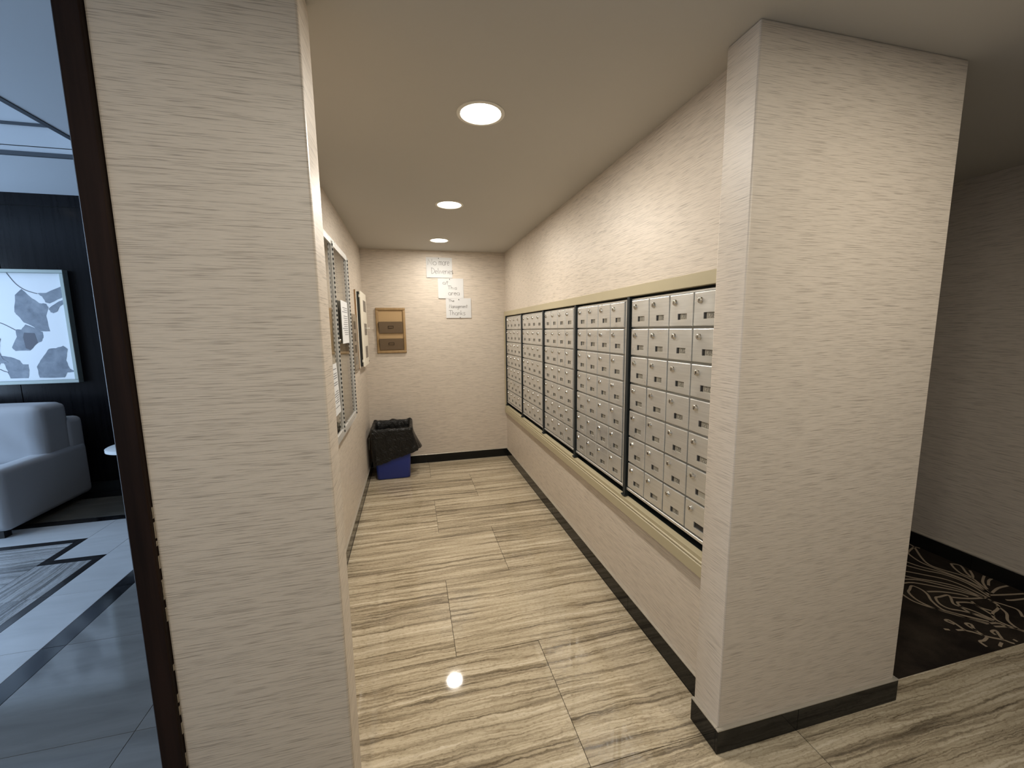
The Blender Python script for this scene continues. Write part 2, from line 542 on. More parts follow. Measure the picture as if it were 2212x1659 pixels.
# baseboards of black polished tile, each tile piece its own part, pale metal edge strip on top
def baseboard(name, segs, label):
    """segs: list of (axis, fixed, sign, a, b, joints) ; axis 'x' runs along x at y = fixed; sign = side it faces"""
    root = None
    for axis, fx, sg, a, b_, step, start in segs:
        T = 0.011
        lo, hi = min(fx, fx + sg * T), max(fx, fx + sg * T)
        cuts = [a] + [c for c in [start + i * step for i in range(-20, 30)] if a + 0.02 < c < b_ - 0.02] + [b_]
        for p, q in zip(cuts[:-1], cuts[1:]):
            g = 0.0006
            mb = MB()
            if axis == 'x':
                mb.box(p + g, q - g, lo, hi, 0.001, BB - 0.006, bevel=0.0008)
            else:
                mb.box(lo, hi, p + g, q - g, 0.001, BB - 0.006, bevel=0.0008)
            if root is None:
                root = structure(mb.build(name, 'black_tile'), label)
            else:
                mb.build('baseboard_tile', 'black_tile', root)
        mb = MB()
        if axis == 'x':
            mb.box(a, b_, lo - (0.001 if sg < 0 else 0), hi + (0.001 if sg > 0 else 0), BB - 0.006, BB, bevel=0.0012)
        else:
            mb.box(lo - (0.001 if sg < 0 else 0), hi + (0.001 if sg > 0 else 0), a, b_, BB - 0.006, BB, bevel=0.0012)
        mb.build('edge_strip', 'tile_edge_metal', root)
    return root
baseboard('baseboard_back', [('x', YB, -1, XL + 0.0125, XR - 0.0125, 1.2, 0.115)], 'black tile baseboard along the back wall')
baseboard('baseboard_left', [('y', XL, 1, CY1 + 0.002, YB, 1.2, 4.2)], 'black tile baseboard along the left wall')
baseboard('baseboard_right', [('y', XR, -1, PY1 + 0.003, YB, 1.2, 4.2)], 'black tile baseboard under the mailboxes')
baseboard('baseboard_pillar', [('x', PY0, -1, PX0 - 0.012, PX1 + 0.012, 1.2, 1.336), ('y', PX0, -1, PY0 + 0.0005, PY1 + 0.002, 9, -50),
                               ('y', PX1, 1, PY0 + 0.0005, PY1, 9, -50)], 'black tile baseboard wrapped round the pillar')
baseboard('baseboard_corridor', [('y', XK, -1, -2.3, 9.9, 1.2, 0.4), ], 'black baseboard along the dim corridor wall')

# carpet in the corridor
carpet = structure(MB().box(PX1 - 0.002, XK, YK, 10.0, -0.02, 0.001).build('floor_carpet', 'carpet_dark'), 'dark corridor carpet with pale looping leaf lines')
STROKES = [[(3.27,1.92),(3.25,1.87),(3.15,1.77),(3.1,1.7),(3.11,1.64),(3.15,1.56),(3.13,1.49),(3.08,1.41)],[(3.27,1.85),(3.25,1.87),(3.15,1.84),(3.12,1.82),(3.09,1.76),(3.08,1.71),(3.09,1.63),(3.11,1.54),(3.1,1.46),(3.06,1.4)],[(2.95,1.73),(3.0,1.66),(3.06,1.6),(3.08,1.5),(3.04,1.39)],[(3.0,1.76),(3.02,1.7),(3.08,1.61),(3.1,1.52),(3.08,1.42)],[(2.87,1.69),(2.94,1.63),(3.01,1.56),(3.03,1.48),(3.02,1.39)],[(2.82,1.65),(2.85,1.62),(2.93,1.56),(2.99,1.49),(3.0,1.39)],[(2.77,1.63),(2.85,1.6),(2.92,1.53),(2.97,1.47),(3.0,1.39)],[(2.73,1.6),(2.79,1.59),(2.87,1.53),(2.94,1.47),(2.99,1.4)],[(2.76,1.25),(2.72,1.3),(2.68,1.34),(2.64,1.4),(2.63,1.47),(2.66,1.53),(2.7,1.55),(2.75,1.57),(2.76,1.53),(2.74,1.49),(2.7,1.45),(2.67,1.39),(2.69,1.35),(2.74,1.3),(2.78,1.26)],[(2.61,1.53),(2.6,1.47),(2.63,1.41),(2.69,1.34),(2.71,1.31),(2.75,1.25)],[(2.77,1.51),(2.84,1.49),(2.91,1.45),(2.93,1.42)],[(2.81,1.25),(2.8,1.3),(2.75,1.35),(2.71,1.38),(2.71,1.42),(2.75,1.46),(2.78,1.46),(2.84,1.46),(2.83,1.44),(2.78,1.4),(2.79,1.37),(2.81,1.33),(2.82,1.26)],[(2.84,1.44),(2.91,1.41),(3.01,1.39)],[(2.81,1.25),(2.78,1.31),(2.78,1.36),(2.81,1.4),(2.83,1.4),(2.88,1.38),(2.88,1.34),(2.9,1.31)],[(2.9,1.39),(2.88,1.36),(2.87,1.32),(2.86,1.28)],[(3.01,1.38),(2.99,1.33),(2.94,1.31),(2.89,1.3),(2.85,1.28),(2.83,1.25),(2.84,1.2),(2.85,1.17)],[(3.0,1.37),(3.03,1.32),(3.04,1.28),(2.99,1.24)],[(2.98,1.33),(2.95,1.28),(2.88,1.24),(2.85,1.19),(2.86,1.17)],[(3.06,1.4),(3.15,1.38),(3.26,1.36)],[(3.1,1.41),(3.19,1.43),(3.28,1.43)],[(3.12,1.44),(3.18,1.49),(3.27,1.53)],[(3.17,1.46),(3.23,1.49),(3.28,1.5)],[(3.24,1.67),(3.2,1.63),(3.17,1.58),(3.17,1.53),(3.13,1.47),(3.08,1.41)],[(3.24,1.67),(3.27,1.64),(3.21,1.58),(3.18,1.54)],[(3.26,1.59),(3.21,1.55),(3.17,1.53)],[(3.09,1.35),(3.12,1.34),(3.21,1.33)],[(2.77,1.25),(2.81,1.24),(2.82,1.21),(2.85,1.19)],[(2.76,1.23),(2.83,1.21)],[(2.7,1.13),(2.69,1.14),(2.68,1.16),(2.64,1.19),(2.61,1.23),(2.59,1.25),(2.6,1.29),(2.6,1.32),(2.58,1.32),(2.59,1.29)],[(2.63,1.2),(2.64,1.24),(2.67,1.27),(2.65,1.28),(2.64,1.26),(2.64,1.23)],[(2.55,1.26),(2.59,1.25)],[(2.5,1.28),(2.52,1.27)],[(2.68,1.16),(2.71,1.19),(2.73,1.21),(2.7,1.21),(2.69,1.19)],[(2.63,1.19),(2.59,1.18),(2.56,1.18),(2.55,1.15)],[(2.65,1.15),(2.62,1.14),(2.61,1.135)],[(2.73,1.15),(2.73,1.135)]]
def catmull(pts, n=4):
    if len(pts) < 3:
        return pts
    out = []
    P_ = [pts[0]] + list(pts) + [pts[-1]]
    for i in range(1, len(P_) - 2):
        p0, p1, p2, p3 = P_[i - 1], P_[i], P_[i + 1], P_[i + 2]
        for k in range(n):
            t = k / n
            out.append(tuple(0.5 * (2 * b1 + (c1 - a1) * t + (2 * a1 - 5 * b1 + 4 * c1 - d1) * t * t + (3 * b1 - a1 - 3 * c1 + d1) * t ** 3)
                             for a1, b1, c1, d1 in zip(p0, p1, p2, p3)))
    out.append(pts[-1])
    return out
mb = MB()
for dx, dy, fl in ((0, 0, 1), (-0.25, 1.15, 1), (0, 2.35, 1)):
    for st in STROKES:
        pts = [(x + dx, y + dy) for x, y in catmull(st)]
        pts = [(min(max(x, PX1 + 0.02), XK - 0.02), y) for x, y in pts]
        mb.ribbon(pts, 0.0115, FZ(0.001), 0, 0.0009)
mb.build('leaf_pattern', 'carpet_light', carpet)

# ------------------------------------------------------------------ lobby on the left
LX0 = -6.5
sbox('wall_lobby_left', 'wallpaper', LX0 - 0.1, LX0, -2.4, YF + 0.1, 0, HL + 0.4, label='lobby wall on the window side')
win = structure(MB().box(LX0, LX0 + 0.05, 0.95, 4.45, 0.38, 0.45).build('window_1', 'lobby_trim_grey'), 'lobby window frame on the left wall')
for d in ((0.95, 4.45, 2.65, 2.72), (0.95, 1.0, 0.45, 2.65), (4.40, 4.45, 0.45, 2.65), (2.10, 2.15, 0.45, 2.65), (3.25, 3.30, 0.45, 2.65)):
    MB().box(LX0, LX0 + 0.05, *d).build('window_bar', 'lobby_trim_grey', win)
for a, c in ((1.0, 2.10), (2.15, 3.25), (3.30, 4.40)):
    MB().box(LX0 + 0.01, LX0 + 0.015, a, c, 0.45, 2.65).build('pane', 'clear_glass', win)
fw = structure(MB().box(LX0, TX0 + 0.02, YF, YF + 0.1, 0, HL + 0.02).build('wall_lobby_far', 'dark_void'), 'dark wood panelled wall at the back of the lobby')
xs = [-6.5, -5.85, -4.65, -3.447, -2.60, -1.75, -0.9, TX0 + 0.02]
for a, c in zip(xs[:-1], xs[1:]):
    MB().box(a + 0.002, c - 0.002, YF - 0.012, YF, 0.10, 2.622, bevel=0.0015).build('wall_panel', 'lobby_wood', fw)
    MB().box(a + 0.002, c - 0.002, YF - 0.012, YF, 2.628, HL, bevel=0.0015).build('wall_panel', 'lobby_wood', fw)
MB().box(LX0, TX0 + 0.02, YF - 0.02, YF, 0.0, 0.10).build('skirting', 'panel_black', fw)
sbox('wall_lobby_right', 'lobby_wood', TX0 - 0.002, TX1 - 0.03, CY0 + 0.185, YF, 0, HL, label='dark wood side of the wall facing the lobby')
sbox('wall_lobby_header', 'wallpaper', TX0, TX0 + 0.08, -2.4, CY0, H + 0.02, HL + 0.02, label='header over the opening to the lobby')
# coffered ceiling: lower border, raised tray, grey edge trims
TXE, TYE, TZ = -2.035, 3.69, 2.935
mb = MB()
mb.box(TXE, TX0, -2.4, YF, HL, HL + 0.06)
mb.box(LX0, TXE, TYE, YF, HL, HL + 0.06)
cl = structure(mb.build('ceiling_lobby', 'lobby_ceiling_paint'), 'pale grey lobby ceiling with a raised tray')
MB().box(LX0, TXE, -2.4, TYE, TZ, TZ + 0.05).build('tray', 'lobby_ceiling_paint', cl)
MB().box(LX0, TXE, TYE, TYE + 0.02, HL + 0.055, TZ + 0.05).build('tray_side', 'lobby_ceiling_paint', cl)
MB().box(TXE, TXE + 0.02, -2.4, TYE + 0.02, HL + 0.055, TZ + 0.05).build('tray_side', 'lobby_ceiling_paint', cl)
MB().box(TXE - 0.004, TXE + 0.030, -2.4, TYE + 0.03, HL - 0.004, HL + 0.024).build('tray_trim', 'lobby_trim_grey', cl)
MB().box(LX0, TXE - 0.004, TYE - 0.004, TYE + 0.018, HL - 0.004, HL + 0.022).build('tray_trim', 'lobby_trim_grey', cl)
MB().box(LX0, TXE - 0.004, TYE - 0.012, TYE, TZ - 0.018, TZ).build('tray_trim', 'lobby_trim_grey', cl)

lf = structure(MB().box(LX0, TX0, -2.4, YF, -0.03, -0.0035).build('floor_lobby', 'grout'), 'lobby floor of grey marble with white and black bands')
def slab(x0, x1, y0, y1, mat, name):
    g = 0.0009
    MB().box(x0 + g, x1 - g, y0 + g, y1 - g, -0.02, 0.0, bevel=0.0006).build(name, mat, lf)
YJ = [-2.4, -1.6, -1.0, -0.4, 0.2, 0.8, 1.24, 1.68, 2.285, 2.77, 3.31, 3.86]
for y0, y1 in zip(YJ[:-1], YJ[1:]):
    slab(-1.70, -1.088, y0, y1, 'grey_marble', 'marble_tile')
    slab(-1.088, TX0, y0, y1, 'grey_marble', 'marble_tile')
    slab(-1.80, -1.70, y0, y1, 'black_granite', 'border_tile')
    slab(-2.10, -1.80, y0, y1, 'white_marble', 'white_tile')
    if y0 < 3.1:
        slab(-2.15, -2.10, y0, min(y1, 3.18), 'black_granite', 'border_tile')
        slab(-2.455, -2.15, y0, min(y1, 3.18), 'lobby_stripe_y', 'striped_tile')
        for a, c in ((-3.65, -2.455), (-4.85, -3.65), (LX0, -4.85)):
            slab(a, c, y0, min(y1, 3.18), 'lobby_stripe_x', 'striped_tile')
slab(-1.70, TX0, 3.86, 3.955, 'black_granite', 'border_tile')
slab(-1.80, -1.70, 3.86, 3.955, 'black_granite', 'border_tile')
slab(LX0, -1.80, 3.86, 3.955, 'black_granite', 'border_tile')
slab(-2.455, -2.10, 3.18, 3.24, 'black_granite', 'border_tile')
slab(-2.455, -2.40, 3.24, 3.55, 'black_granite', 'border_tile')
slab(LX0, -2.455, 3.49, 3.55, 'black_granite', 'border_tile')
slab(LX0, -2.455, 3.18, 3.49, 'lobby_stripe_x', 'striped_tile')
slab(-2.40, -2.10, 3.24, 3.86, 'white_marble', 'white_tile')
for a, c in ((-3.3, -2.40), (-4.4, -3.3), (LX0, -4.4)):
    slab(a, c, 3.55, 3.86, 'white_marble', 'white_tile')
for a, c in ((-1.8, TX0), (-3.0, -1.8), (-4.2, -3.0), (LX0, -4.2)):
    slab(a, c, 3.955, 4.446, 'dark_floor', 'brown_tile')
    slab(a, c, 4.446, YF - 0.02, 'black_granite', 'border_tile')

# sofa
def plump(name, x0, x1, y0, y1, z0, z1, r=0.055, puff=0.022):
    """soft rounded cushion: bevelled box, subdivided, faces swelling in the middle"""
    bm = bmesh.new()
    bmesh.ops.create_cube(bm, size=2.0)
    bmesh.ops.subdivide_edges(bm, edges=bm.edges[:], cuts=17, use_grid_fill=True)
    bm.verts.index_update()
    hx, hy, hz = (x1 - x0) / 2, (y1 - y0) / 2, (z1 - z0) / 2
    vs = []
    for v in bm.verts:
        c = Vector((v.co.x * hx, v.co.y * hy, v.co.z * hz))
        core = Vector((max(-hx + r, min(hx - r, c.x)), max(-hy + r, min(hy - r, c.y)), max(-hz + r, min(hz - r, c.z))))
        d = c - core
        q = core + (d.normalized() * r if d.length > 1e-9 else d)
        ux, uy, uz = v.co.x, v.co.y, v.co.z
        q.y += puff * math.copysign(1, uy) * (1 - ux * ux) * (1 - uz * uz) * abs(uy)
        q.z += 0.35 * puff * math.copysign(1, uz) * (1 - ux * ux) * abs(uz)
        q.y += 0.004 * math.sin(ux * 13 + uz * 4) * (1 - abs(uz))
        vs.append((x0 + hx + q.x, y0 + hy + q.y, z0 + hz + q.z))
    mb = MB().add(vs, [[v.index for v in f.verts] for f in bm.faces])
    bm.free()
    return mb.build(name, 'sofa_fabric', sofa, True)
SX1 = -2.955
sofa = thing('sofa', 'pale grey fabric sofa with plump back cushion by the dark lobby wall', 'sofa', (-3.95, 4.1, 0))
def rbox(name, mat, parent, *d, bevel=0.03, seg=4):
    o = MB().box(*d, bevel=bevel, seg=seg).build(name, mat, parent)
    return smooth_by_angle(o, 50)
rbox('arm', 'sofa_fabric', sofa, SX1 - 0.17, SX1, 3.68, 4.53, 0.055, 0.525, bevel=0.045)
rbox('arm', 'sofa_fabric', sofa, -5.05, -4.88, 3.68, 4.53, 0.055, 0.525, bevel=0.045)
rbox('base', 'sofa_fabric', sofa, -4.88, SX1 - 0.17, 3.72, 4.50, 0.055, 0.30, bevel=0.02)
rbox('back_frame', 'sofa_fabric', sofa, -5.03, SX1 - 0.02, 4.36, 4.56, 0.28, 0.775, bevel=0.05)
for a, c in ((-4.87, -4.0), (-4.0, SX1 - 0.175)):
    plump('seat_cushion', a, c, 3.70, 4.36, 0.28, 0.46)
for a, c in ((-4.87, -4.02), (-4.0, -2.985)):
    plump('back_cushion', a, c, 4.13, 4.42, 0.44, 0.925)
for x in (-4.98, SX1 - 0.09):
    for y in (3.74, 4.46):
        MB().box(x - 0.03, x + 0.03, y - 0.03, y + 0.03, 0.0, 0.055).build('leg', 'table_dark', sofa)

# side table
tb = thing('side_table', 'small round white-topped side table beside the grey sofa', 'table', (-2.36, 4.2, 0))
smooth_by_angle(MB().lathe((-2.36, 4.2, 0), (0, 0, 1), [(0.215, 0.505), (0.23, 0.51), (0.23, 0.535), (0.222, 0.54), (0.0, 0.54)], 48).build('table_top', 'table_white', tb), 40)
smooth_by_angle(MB().lathe((-2.36, 4.2, 0), (0, 0, 1), [(0.13, 0.0), (0.13, 0.012), (0.03, 0.03), (0.025, 0.45), (0.06, 0.504)], 32).build('pedestal', 'table_dark', tb), 40)

# framed picture of grey fan-shaped leaves
AY = YF - 0.072
pic = thing('framed_picture', 'framed print of grey fan-shaped leaves on the dark lobby wall', 'picture', (-3.6, YF - 0.013, 1.07))
PXa, PXb, PZa, PZb = -4.23, -2.972, 1.070, 2.078
FWd = 0.030
for d in ((PXa, PXb, PZa, PZa + FWd), (PXa, PXb, PZb - FWd, PZb), (PXa, PXa + FWd, PZa + FWd, PZb - FWd), (PXb - FWd, PXb, PZa + FWd, PZb - FWd)):
    MB().box(d[0], d[1], AY, YF - 0.013, d[2], d[3], bevel=0.003).build('frame_side', 'picture_frame', pic)
PY_ = YF - 0.030
MB().box(PXa + FWd, PXb - FWd, PY_, YF - 0.013, PZa + FWd, PZb - FWd).build('print', 'picture_mat', pic)
LEAVES = [[(-3.312, 1.912), (-3.365, 1.859), (-3.388, 1.712), (-3.372, 1.684), (-3.335, 1.62), (-3.266, 1.577), (-3.236, 1.544), (-3.155, 1.539), (-3.166, 1.676), (-3.138, 1.755), (-3.152, 1.783), (-3.203, 1.79), (-3.249, 1.832)],
[(-3.401, 1.557), (-3.361, 1.556), (-3.326, 1.602), (-3.267, 1.573), (-3.211, 1.533), (-3.212, 1.482), (-3.231, 1.447), (-3.262, 1.433), (-3.323, 1.369), (-3.427, 1.368), (-3.448, 1.401), (-3.401, 1.493)],
[(-3.535, 1.328), (-3.469, 1.315), (-3.41, 1.284), (-3.392, 1.248), (-3.352, 1.246), (-3.353, 1.195), (-3.369, 1.122), (-3.496, 1.124), (-3.511, 1.179), (-3.504, 1.186), (-3.527, 1.267)],
[(-3.294, 1.222), (-3.26, 1.28), (-3.217, 1.337), (-3.187, 1.38), (-3.133, 1.386), (-3.077, 1.407), (-3.048, 1.377), (-3.073, 1.274), (-3.055, 1.199), (-3.02, 1.168), (-3.078, 1.163), (-3.102, 1.119), (-3.286, 1.123)],
[(-3.203, 1.875), (-3.139, 1.879), (-3.025, 1.936), (-3.025, 1.84), (-3.128, 1.787), (-3.156, 1.797), (-3.172, 1.847)],
[(-3.14, 1.74), (-3.107, 1.769), (-3.068, 1.797), (-3.026, 1.819), (-3.025, 1.783), (-3.062, 1.755), (-3.078, 1.719), (-3.11, 1.701), (-3.129, 1.708)]]
LEAVES += [[(x - 0.47, z + 0.10) for x, z in LEAVES[3]], [(x - 0.42, z - 0.02) for x, z in LEAVES[0]], [(x - 0.45, z + 0.12) for x, z in LEAVES[5]]]
def poly_rough(pts):
    out = []
    for i, p in enumerate(pts):
        q = pts[(i + 1) % len(pts)]
        for k in range(3):
            t = k / 3
            j = 0.003 if k else 0
            out.append((p[0] + (q[0] - p[0]) * t + random.uniform(-j, j), p[1] + (q[1] - p[1]) * t + random.uniform(-j, j)))
    return out
for i, lf_ in enumerate(LEAVES):
    lf_ = [(max(min(x, PXb - FWd - 0.002), PXa + FWd + 0.002), max(min(z, PZb - FWd - 0.002), PZa + FWd + 0.002)) for x, z in poly_rough(lf_)]
    MB().prism(lf_, FY(PY_), -0.0004 - 0.0003 * i, 0).build('printed_leaf', 'leaf_grey', pic)
MB().prism([(-3.345, 1.53), (-3.27, 1.525), (-3.258, 1.44), (-3.32, 1.375), (-3.35, 1.39), (-3.357, 1.49)], FY(PY_), -0.0012, 0).build('printed_leaf', 'leaf_dark', pic)
for st in ([(-3.398, 2.05), (-3.346, 1.957), (-3.285, 1.902), (-3.204, 1.871)], [(-3.6, 1.66), (-3.495, 1.615), (-3.448, 1.586), (-3.402, 1.553)], [(-3.06, 1.185), (-3.02, 1.168)], [(-3.56, 1.21), (-3.53, 1.19), (-3.5, 1.18)]):
    MB().ribbon(catmull(st), 0.006, FY(PY_), 0, -0.0012).build('printed_stem', 'leaf_dark', pic)

# ------------------------------------------------------------------ mailboxes
surround = thing('mailbox_surround', 'beige painted surround with dark dividing posts around the mailboxes', 'frame', (XR, 2.9, OZ0))
XF = XR - 0.022
# beige rails
MB().box(XF, XR + 0.02, 1.196, 4.625, 1.652, 1.702, bevel=0.0015).build('top_rail', 'beige_paint', surround)
prof = [(XR - 0.001, 0.628), (XF - 0.004, 0.622), (XF - 0.004, 0.606), (XF - 0.009, 0.603), (XF - 0.009, 0.599), (XF - 0.005, 0.597), (XF - 0.005, 0.592), (XF - 0.010, 0.589), (XF - 0.010, 0.543), (XF - 0.004, 0.537), (XR - 0.001, 0.537)]
mb = MB()
mb.prism(prof, lambda u, v, t: (u, t, v), 1.196, 4.60)
mb.build('bottom_rail', 'beige_paint', surround)
mb = MB()
mb.box(XF, XR + 0.02, 4.578, 4.632, 0.60, 1.652, bevel=0.0015)
mb.build('side_trim', 'beige_paint', surround)
MB().box(XR - 0.001, XR + 0.029, 1.207, 4.598, OZ0 + 0.002, 0.6265).build('sill', 'dark_metal', surround)
MB().box(XR + 0.03, XR + 0.05, 1.205, 4.60, OZ0 + 0.005, OZ1 - 0.005).build('recess_back', 'dark_metal', surround)
PITCH, PW = 0.676, 0.024
POST_Y = [1.842 + i * PITCH for i in range(5)]      # near side of every post
for y in POST_Y:
    MB().box(XR - 0.020, XR + 0.028, y, y + PW, 0.627, 1.651, bevel=0.001).build('post', 'dark_metal', surround)
    MB().box(XR - 0.026, XR + 0.0, y - 0.002, y + PW + 0.006, 0.6285, 0.636).build('post_foot', 'dark_metal', surround)

DW, DH = 0.1455, 0.1275           # door size
CP, RP = 0.1520, 0.1365           # pitches
DT = 0.011                        # how far a door stands proud
# door mesh: far side is +y, front is -x; window hole
def door_mesh():
    mb = MB()
    w, h, t, bv = DW / 2, DH / 2, DT, 0.0032
    wy0, wy1 = w - 0.112, w - 0.056          # window span in y (from the far edge)
    wz0, wz1 = h - 0.101, h - 0.077
    ys = [-w + bv, wy0, wy1, w - bv]
    zs = [-h + bv, wz0, wz1, h - bv]
    front = {}
    vs, fs = [], []
    for i, y in enumerate(ys):
        for j, z in enumerate(zs):
            front[i, j] = len(vs)
            vs.append((-t, y, z))
    for i in range(3):
        for j in range(3):
            if (i, j) != (1, 1):
                fs.append((front[i, j], front[i + 1, j], front[i + 1, j + 1], front[i, j + 1]))
    # rim: outer loop in order
    loop = [(i, 0) for i in range(4)] + [(3, j) for j in range(1, 4)] + [(i, 3) for i in (2, 1, 0)] + [(0, j) for j in (2, 1)]
    def ring(off, x):
        out = []
        for i, j in loop:
            y = {0: -w + off, 3: w - off}.get(i, ys[i])
            z = {0: -h + off, 3: h - off}.get(j, zs[j])
            out.append(len(vs))
            vs.append((x, y, z))
        return out
    r0 = [front[q] for q in loop]
    r1 = ring(bv * 0.3, -t + bv * 0.3)
    r2 = ring(0.0, -t + bv)
    r3 = ring(0.0, 0.0)
    for a, c in ((r0, r1), (r1, r2), (r2, r3)):
        for k in range(len(a)):
            k2 = (k + 1) % len(a)
            fs.append((a[k], a[k2], c[k2], c[k]))
    # window walls
    hole = [front[1, 1], front[2, 1], front[2, 2], front[1, 2]]
    inner = []
    for q in hole:
        inner.append(len(vs))
        vs.append((-t + 0.0045, vs[q][1], vs[q][2]))
    for k in range(4):
        fs.append((hole[k], hole[(k + 1) % 4], inner[(k + 1) % 4], inner[k]))
    mb.add(vs, fs)
    return mb.mesh('door', 'mailbox_metal'), (wy0, wy1, wz0, wz1)
door_me, (WY0, WY1, WZ0, WZ1) = door_mesh()
# lock: flange, cylinder, key slot
mb = MB()
lc_ = (-DT, DW / 2 - 0.036, DH / 2 - 0.031)
mb.lathe(lc_, (-1, 0, 0), [(0.0128, 0.0), (0.0128, 0.0012), (0.0108, 0.0022), (0.0108, 0.0065), (0.0095, 0.0080), (0.006, 0.0082), (0.0, 0.0082)], 20)
mb.box(lc_[0] - 0.0090, lc_[0] - 0.0078, lc_[1] - 0.0013, lc_[1] + 0.0013, lc_[2] - 0.0052, lc_[2] + 0.0052, mi=1)
lock_me = mb.mesh('lock', ['chrome', 'label_dark'], True)
for p in lock_me.polygons:
    p.use_smooth = p.material_index == 0
# label strip behind the window: dark holder at far side, silver strip
def label_mesh(mi):
    mb = MB()
    x0, x1 = -DT + 0.0042, -DT + 0.0052
    if mi == 'dark':
        mb.box(x0, x1, WY0, WY1, WZ0, WZ1, mi=1)
    else:
        mb.box(x0, x1, WY1 - 0.013, WY1, WZ0, WZ1, mi=1)
        mb.box(x0 - 0.0006, x1, WY0, WY1 - 0.013, WZ0, WZ1, mi=0)
    return mb.mesh('number_label', ['label_silver', 'label_dark'])
label_me, label_blank = label_mesh('n'), label_mesh('dark')
# seven-bar style digit strokes (plain tall numerals)
DIG = {'0': [[(0, .1), (0, .9), (.15, 1), (.85, 1), (1, .9), (1, .1), (.85, 0), (.15, 0), (0, .1)]],
       '1': [[(.25, .82), (.55, 1), (.55, 0)], [(.25, 0), (.85, 0)]],
       '2': [[(0, .8), (.2, 1), (.8, 1), (1, .82), (1, .62), (0, 0), (1, 0)]],
       '3': [[(0, .9), (.2, 1), (.8, 1), (1, .85), (1, .62), (.75, .52), (.4, .52)], [(.75, .52), (1, .4), (1, .15), (.8, 0), (.2, 0), (0, .12)]],
       '4': [[(.75, 0), (.75, 1), (0, .3), (1, .3)]],
       '5': [[(1, 1), (.08, 1), (.0, .56), (.75, .58), (1, .45), (1, .15), (.8, 0), (.15, 0), (0, .1)]],
       '6': [[(.95, .9), (.75, 1), (.2, 1), (0, .8), (0, .15), (.2, 0), (.8, 0), (1, .15), (1, .42), (.8, .56), (.2, .56), (0, .42)]],
       '7': [[(0, 1), (1, 1), (.4, 0)]],
       '8': [[(.2, .53), (0, .68), (0, .86), (.2, 1), (.8, 1), (1, .86), (1, .68), (.8, .53), (.2, .53), (0, .38), (0, .14), (.2, 0), (.8, 0), (1, .14), (1, .38), (.8, .53)]],
       '9': [[(.05, .1), (.25, 0), (.8, 0), (1, .2), (1, .85), (.8, 1), (.2, 1), (0, .85), (0, .58), (.2, .44), (.8, .44), (1, .58)]]}
def number_mesh(txt):
    mb = MB()
    h, w, gap = 0.0165, 0.0068, 0.0030
    tot = len(txt) * w + (len(txt) - 1) * gap
    cy_ = (WY0 + WY1 - 0.013) / 2
    y0 = cy_ + tot / 2
    z0 = (WZ0 + WZ1) / 2 - h / 2
    fr = lambda u, v, t: (-DT + 0.0034, -u, v)
    for k, ch in enumerate(txt):
        for st in DIG[ch]:
            mb.ribbon([(-(y0) + k * (w + gap) + x * w, z0 + y * h) for x, y in st], 0.0019, fr, 0, 0)
    return mb.mesh('number', 'black_ink')
BANK_LABEL = ['row of silver numbered mailboxes at the far end beside the back wall',
              'second bank of silver mailboxes from the back wall',
              'middle bank of the five silver mailbox banks',
              'bank of silver mailboxes between the middle bank and the one beside the pillar',
              'bank of silver mailboxes beside the pillar, numbered up to 1212']
n_idx = 0
for bi in range(5):
    yfar = POST_Y[0] + PITCH * (4 - bi)               # far edge of the bank (bank 0 is farthest)
    ynear = max(yfar - PITCH + PW + 0.001, PY1 + 0.003)
    yf = yfar - 0.001
    bank = thing('mailbox_bank', BANK_LABEL[bi], 'mailbox', (XR, (yf + ynear) / 2, 0.662), 'mailbox banks in the right wall')
    mb = MB()
    zt, zb = 1.641, 0.664
    mb.box(XR - 0.001, XR + 0.026, ynear, yf, zb, zt)
    mb.build('face_plate', 'plate_metal_shaded', bank)
    # rim: bottom lip, top channel, wide near stile
    MB().box(XR - 0.013, XR - 0.001, ynear, yf, zb, zb + 0.014, bevel=0.002).build('bottom_lip', 'mailbox_metal', bank)
    MB().box(XR - 0.006, XR - 0.001, ynear, yf, zt - 0.008, zt, bevel=0.001).build('top_channel', 'mailbox_metal', bank)
    MB().box(XR - 0.010, XR - 0.001, ynear + 0.001, ynear + 0.026, zb + 0.015, zt - 0.009, bevel=0.002).build('stile', 'mailbox_metal', bank)
    for z in (0.76, 1.03, 1.30, 1.60):
        MB().lathe((XR - 0.001, yf - 0.004, z), (-1, 0, 0), [(0.003, 0), (0.003, 0.002), (0.0, 0.003)], 8).build('screw', 'chrome', bank)
    for c in range(4):
        for r in range(7):
            yc = yf - 0.009 - DW / 2 - c * CP
            zc = 1.631 - DH / 2 - r * RP
            d = link('door', door_me, bank, (XR - 0.001, yc, zc))
            d.rotation_euler = (0, random.gauss(0, 0.004), random.gauss(0, 0.005))
            link('lock', lock_me).parent = d
            idx = n_idx + 6
            n_idx += 1
            last = bi == 4 and c == 3
            lab = link('number_label', label_blank if (last and r == 6) else label_me)
            lab.parent = d
            if not (last and r >= 5):
                nm = link('number', number_mesh('%d%02d' % (idx // 12 + 1, idx % 12 + 1)))
                nm.parent = d

